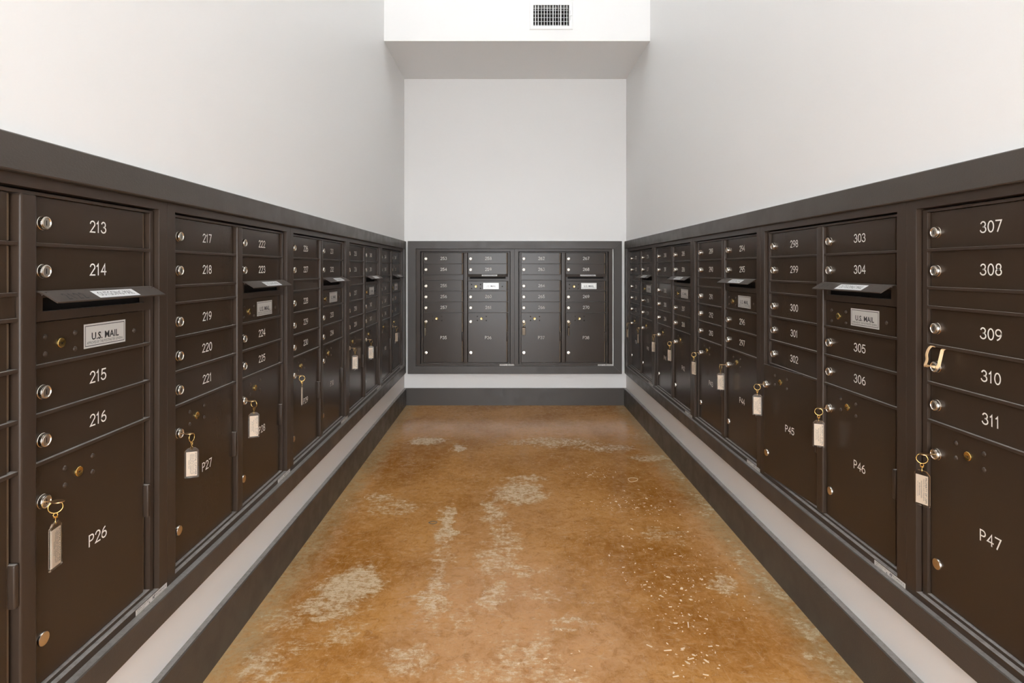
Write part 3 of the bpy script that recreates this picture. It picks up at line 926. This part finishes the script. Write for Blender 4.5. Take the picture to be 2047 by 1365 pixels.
for i, p in enumerate(pts):
    a = pts[max(i - 1, 0)]; b_ = pts[min(i + 1, n - 1)]; d = (b_ - a).normalized()
    wide = (Vector((0, 1, 0)) * (1 - ks[i]) + Vector((-1, .5, 0)) * ks[i])
    wide = (wide - d * wide.dot(d)).normalized(); thin = d.cross(wide).normalized()
    hw = .125; ht = .03
    for (x_, y_) in ((-hw, -ht), (hw, -ht), (hw, ht), (-hw, ht)):
        mb.v.append(tuple(p - org + wide * x_ + thin * y_))
for i in range(n - 1):
    for j in range(4):
        mb.f.append([i * 4 + j, i * 4 + (j + 1) % 4, (i + 1) * 4 + (j + 1) % 4, (i + 1) * 4 + j]); mb.mi.append(0)
mb.f.append([0, 1, 2, 3]); mb.f.append([(n - 1) * 4 + j for j in range(4)]); mb.mi += [0, 0]
o = link('rubber_band', mb.mesh('rubber_band', ['rubber'], 50), None, org)
tag(o, 'tan rubber band looped over the lock of door 310 on right wall', 'rubber band')
def floor_band(px, py, rx, ry, mat, r_, lab, seedv):
    rnd = random.Random(seedv)
    x, y = floor_pt(px, py)
    ax = rx * y / F_PX; ay = ry * y * y / (CAM_H * F_PX)
    P = []
    for i in range(10):
        a = 2 * PI * i / 10; k = 1 + rnd.uniform(-.16, .16)
        P.append((ax * k * math.cos(a) + ay * .25 * math.sin(a), ay * k * math.sin(a), r_ + .01))
    mb = MB().tube(catmull(P, 5, True), r_, 7, True)
    o = link('rubber_band', mb.mesh('rubber_band', [mat], 60), None, (x, y, 0))
    tag(o, lab, 'rubber band')
floor_band(1265, 959.5, 10.5, 4.0, 'rubber', .075, 'pale tan rubber band lying on the floor towards the right wall', 3)
floor_band(865.5, 1045, 7.5, 2.4, 'grey_rubber', .055, 'small dark ring shaped rubber band lying on the left of the floor', 5)

# ------------------------------------------------------------------ paper crumbs on the floor
rnd = random.Random(21)
mb = MB()
clusters = [(1200, 945, 60, 14, 46), (1235, 1005, 60, 22, 60), (1300, 1015, 50, 25, 36), (1310, 1080, 80, 45, 40), (1330, 1170, 60, 30, 50), (1380, 1140, 60, 45, 30),
            (1370, 1230, 70, 30, 34), (1390, 1310, 60, 40, 34), (1450, 1180, 70, 60, 30), (1200, 1100, 100, 60, 14), (700, 1000, 60, 30, 10), (1150, 1300, 120, 60, 12)]
for (px, py, sx, sy, cnt) in clusters:
    for _ in range(cnt):
        qx = rnd.gauss(px, sx * .55); qy = rnd.gauss(py, sy * .55)
        x, y = floor_pt(qx, max(qy, 840))
        if not (-31 < x < 36.5 and 45 < y < 175): continue
        s_ = abs(rnd.gauss(0, .055)) + .035
        if rnd.random() < .07: s_ *= 2.0
        el = rnd.uniform(1, 2.6); a = rnd.uniform(0, PI); h = rnd.uniform(.015, .05)
        kk = rnd.randint(4, 6); P = []
        for i in range(kk):
            b_ = 2 * PI * i / kk; rr = s_ * rnd.uniform(.6, 1.1)
            lx, ly = rr * el * math.cos(b_), rr * math.sin(b_)
            P.append((x + lx * math.cos(a) - ly * math.sin(a), y + lx * math.sin(a) + ly * math.cos(a)))
        mb.prism(P, 0.0, h, 'z')
for (px, py, L, a) in ((1376, 1249, 1.1, 1.3), (1298, 1291, .7, -.7), (1420, 1292, .5, .1), (1335, 1300, .9, .1), (1381, 1317, .8, .3), (1351, 1352, .7, .2), (1411, 1349, .6, -.3), (1365, 1296, .5, .2), (1340, 1213, .4, 0), (1246, 1134, .4, 0), (1289, 1169, .45, .2)):
    x, y = floor_pt(px, py)
    dx, dy = math.cos(a) * L / 2, math.sin(a) * L / 2; nx, ny = -math.sin(a) * .06, math.cos(a) * .06
    mb.prism([(x - dx - nx, y - dy - ny), (x + dx - nx, y + dy - ny), (x + dx + nx * 1.6, y + dy + ny * 1.6), (x - dx + nx, y - dy + ny)], 0, .04, 'z')
o = link('paper_crumbs', mb.mesh('paper_crumbs', ['crumb']))
tag(o, 'pale paper and wood crumbs scattered over the right side of the floor', 'litter', None, 'stuff')

# ------------------------------------------------------------------ air register on the bulkhead
vr = bpy.data.objects.new('air_register', None); COL.objects.link(vr); vr.empty_display_size = .05
vr.location = ((vx0 + vx1) / 2 * IN, BULK_Y * IN, vz0 * IN)
tag(vr, 'white metal air register high on the bulkhead', 'air vent')
cx = (vx0 + vx1) / 2
def lx(x): return x - cx
mb = MB()
X0, X1, Z0, Z1 = lx(vx0), lx(vx1), 0, vz1 - vz0
A0, A1, B0, B1 = lx(gx0), lx(gx1), gz0 - vz0, gz1 - vz0
def fp(x, z, w): return (x, -w, z)
rings = [(X0, X1, Z0, Z1, 0.0), (X0, X1, Z0, Z1, .06), (X0 + .25, X1 - .25, Z0 + .25, Z1 - .25, .22), (A0, A1, B0, B1, .20), (A0, A1, B0, B1, -.6)]
for (a, b_, c, d, w) in rings:
    mb.v += [fp(a, c, w), fp(b_, c, w), fp(b_, d, w), fp(a, d, w)]
for k in range(4):
    for j in range(4):
        mb.f.append([k * 4 + j, k * 4 + (j + 1) % 4, (k + 1) * 4 + (j + 1) % 4, (k + 1) * 4 + j]); mb.mi.append(0)
link('faceplate', mb.mesh('faceplate', ['vent']), vr)
mb = MB()
# uneven vertical vanes as in the photo
edges = [495, 540, 595, 635, 708, 733, 805, 835, 905, 935, 1000, 1025, 1097, 1140, 1190, 1213, 1290, 1313, 1355, 1410, 1482, 1505, 1575, 1605]
for i in range(0, len(edges), 2):
    xa = lx(bulk_pt(1040 + edges[i] / 17.06, 0)[0]); xb = lx(bulk_pt(1040 + edges[i + 1] / 17.06, 0)[0])
    mid = (xa + xb) / 2; hw = max((xb - xa) / 2 * .62, .06)
    mb.ubox(mid - hw, mid + hw, B0, B1, -.25, .12, .01)
o = link('vertical_vanes', mb.mesh('vertical_vanes', ['vent']), vr)
mb = MB()
for py in (15.5, 19.2, 26.0, 33.4, 41.2, 48.9):
    z = bulk_pt(0, py)[1] - vz0
    mb.prism([(.30, z - .10), (.30, z - .16), (.85, z + .13), (.85, z + .19)], A0, A1, 'x')
link('horizontal_vanes', mb.mesh('horizontal_vanes', ['vent']), vr)
mb = MB(); mb.box(A0 + .01, A1 - .01, 1.9, 2.3, B0 + .01, B1 - .01)
link('duct_cavity', mb.mesh('duct_cavity', ['dark']), vr)
zc = bulk_pt(0, 31.6)[1] - vz0
for xx in (lx(bulk_pt(1061.2, 0)[0]), lx(bulk_pt(1143.6, 0)[0])):
    mb = MB(); mb.lathe([(.13, .13), (.13, .24), (.06, .26), (.0001, .26)], 0, 0, 12)
    link('screw', mb.mesh('screw', ['vent'], 40), vr, (xx, 0, zc))
mb = MB(); mb.ubox(-.02, .02, -1.4, 1.4, .15, .235, 0, 1); mb.ubox(-.1, .45, -.12, .12, .2, .5, .04)
link('damper_lever', mb.mesh('damper_lever', ['vent', 'dark']), vr, (lx(bulk_pt(1139.6, 0)[0]), 0, zc))

# ------------------------------------------------------------------ ceiling lamps (above the picture)
for k, (x, y, hx, hy) in enumerate(LAMPS):
    r = bpy.data.objects.new('ceiling_light', None); COL.objects.link(r); r.location = (x * IN, y * IN, CEIL * IN)
    tag(r, 'flat white ceiling light panel over the ' + ('far end', 'near end')[k] + ' of the corridor', 'ceiling light', 'ceiling light panels')
    mb = MB()
    for (a, b_, c, d) in ((-hx - 1, -hx, -hy - 1, hy + 1), (hx, hx + 1, -hy - 1, hy + 1), (-hx, hx, -hy - 1, -hy), (-hx, hx, hy, hy + 1)):
        mb.box(a, b_, c, d, -1.6, 0, .05)
    link('housing', mb.mesh('lamp_housing', ['housing']), r)
    mb = MB(); mb.box(-hx, hx, -hy, hy, -1.4, -1.0)
    link('diffuser', mb.mesh('lamp_diffuser', ['diffuser']), r)
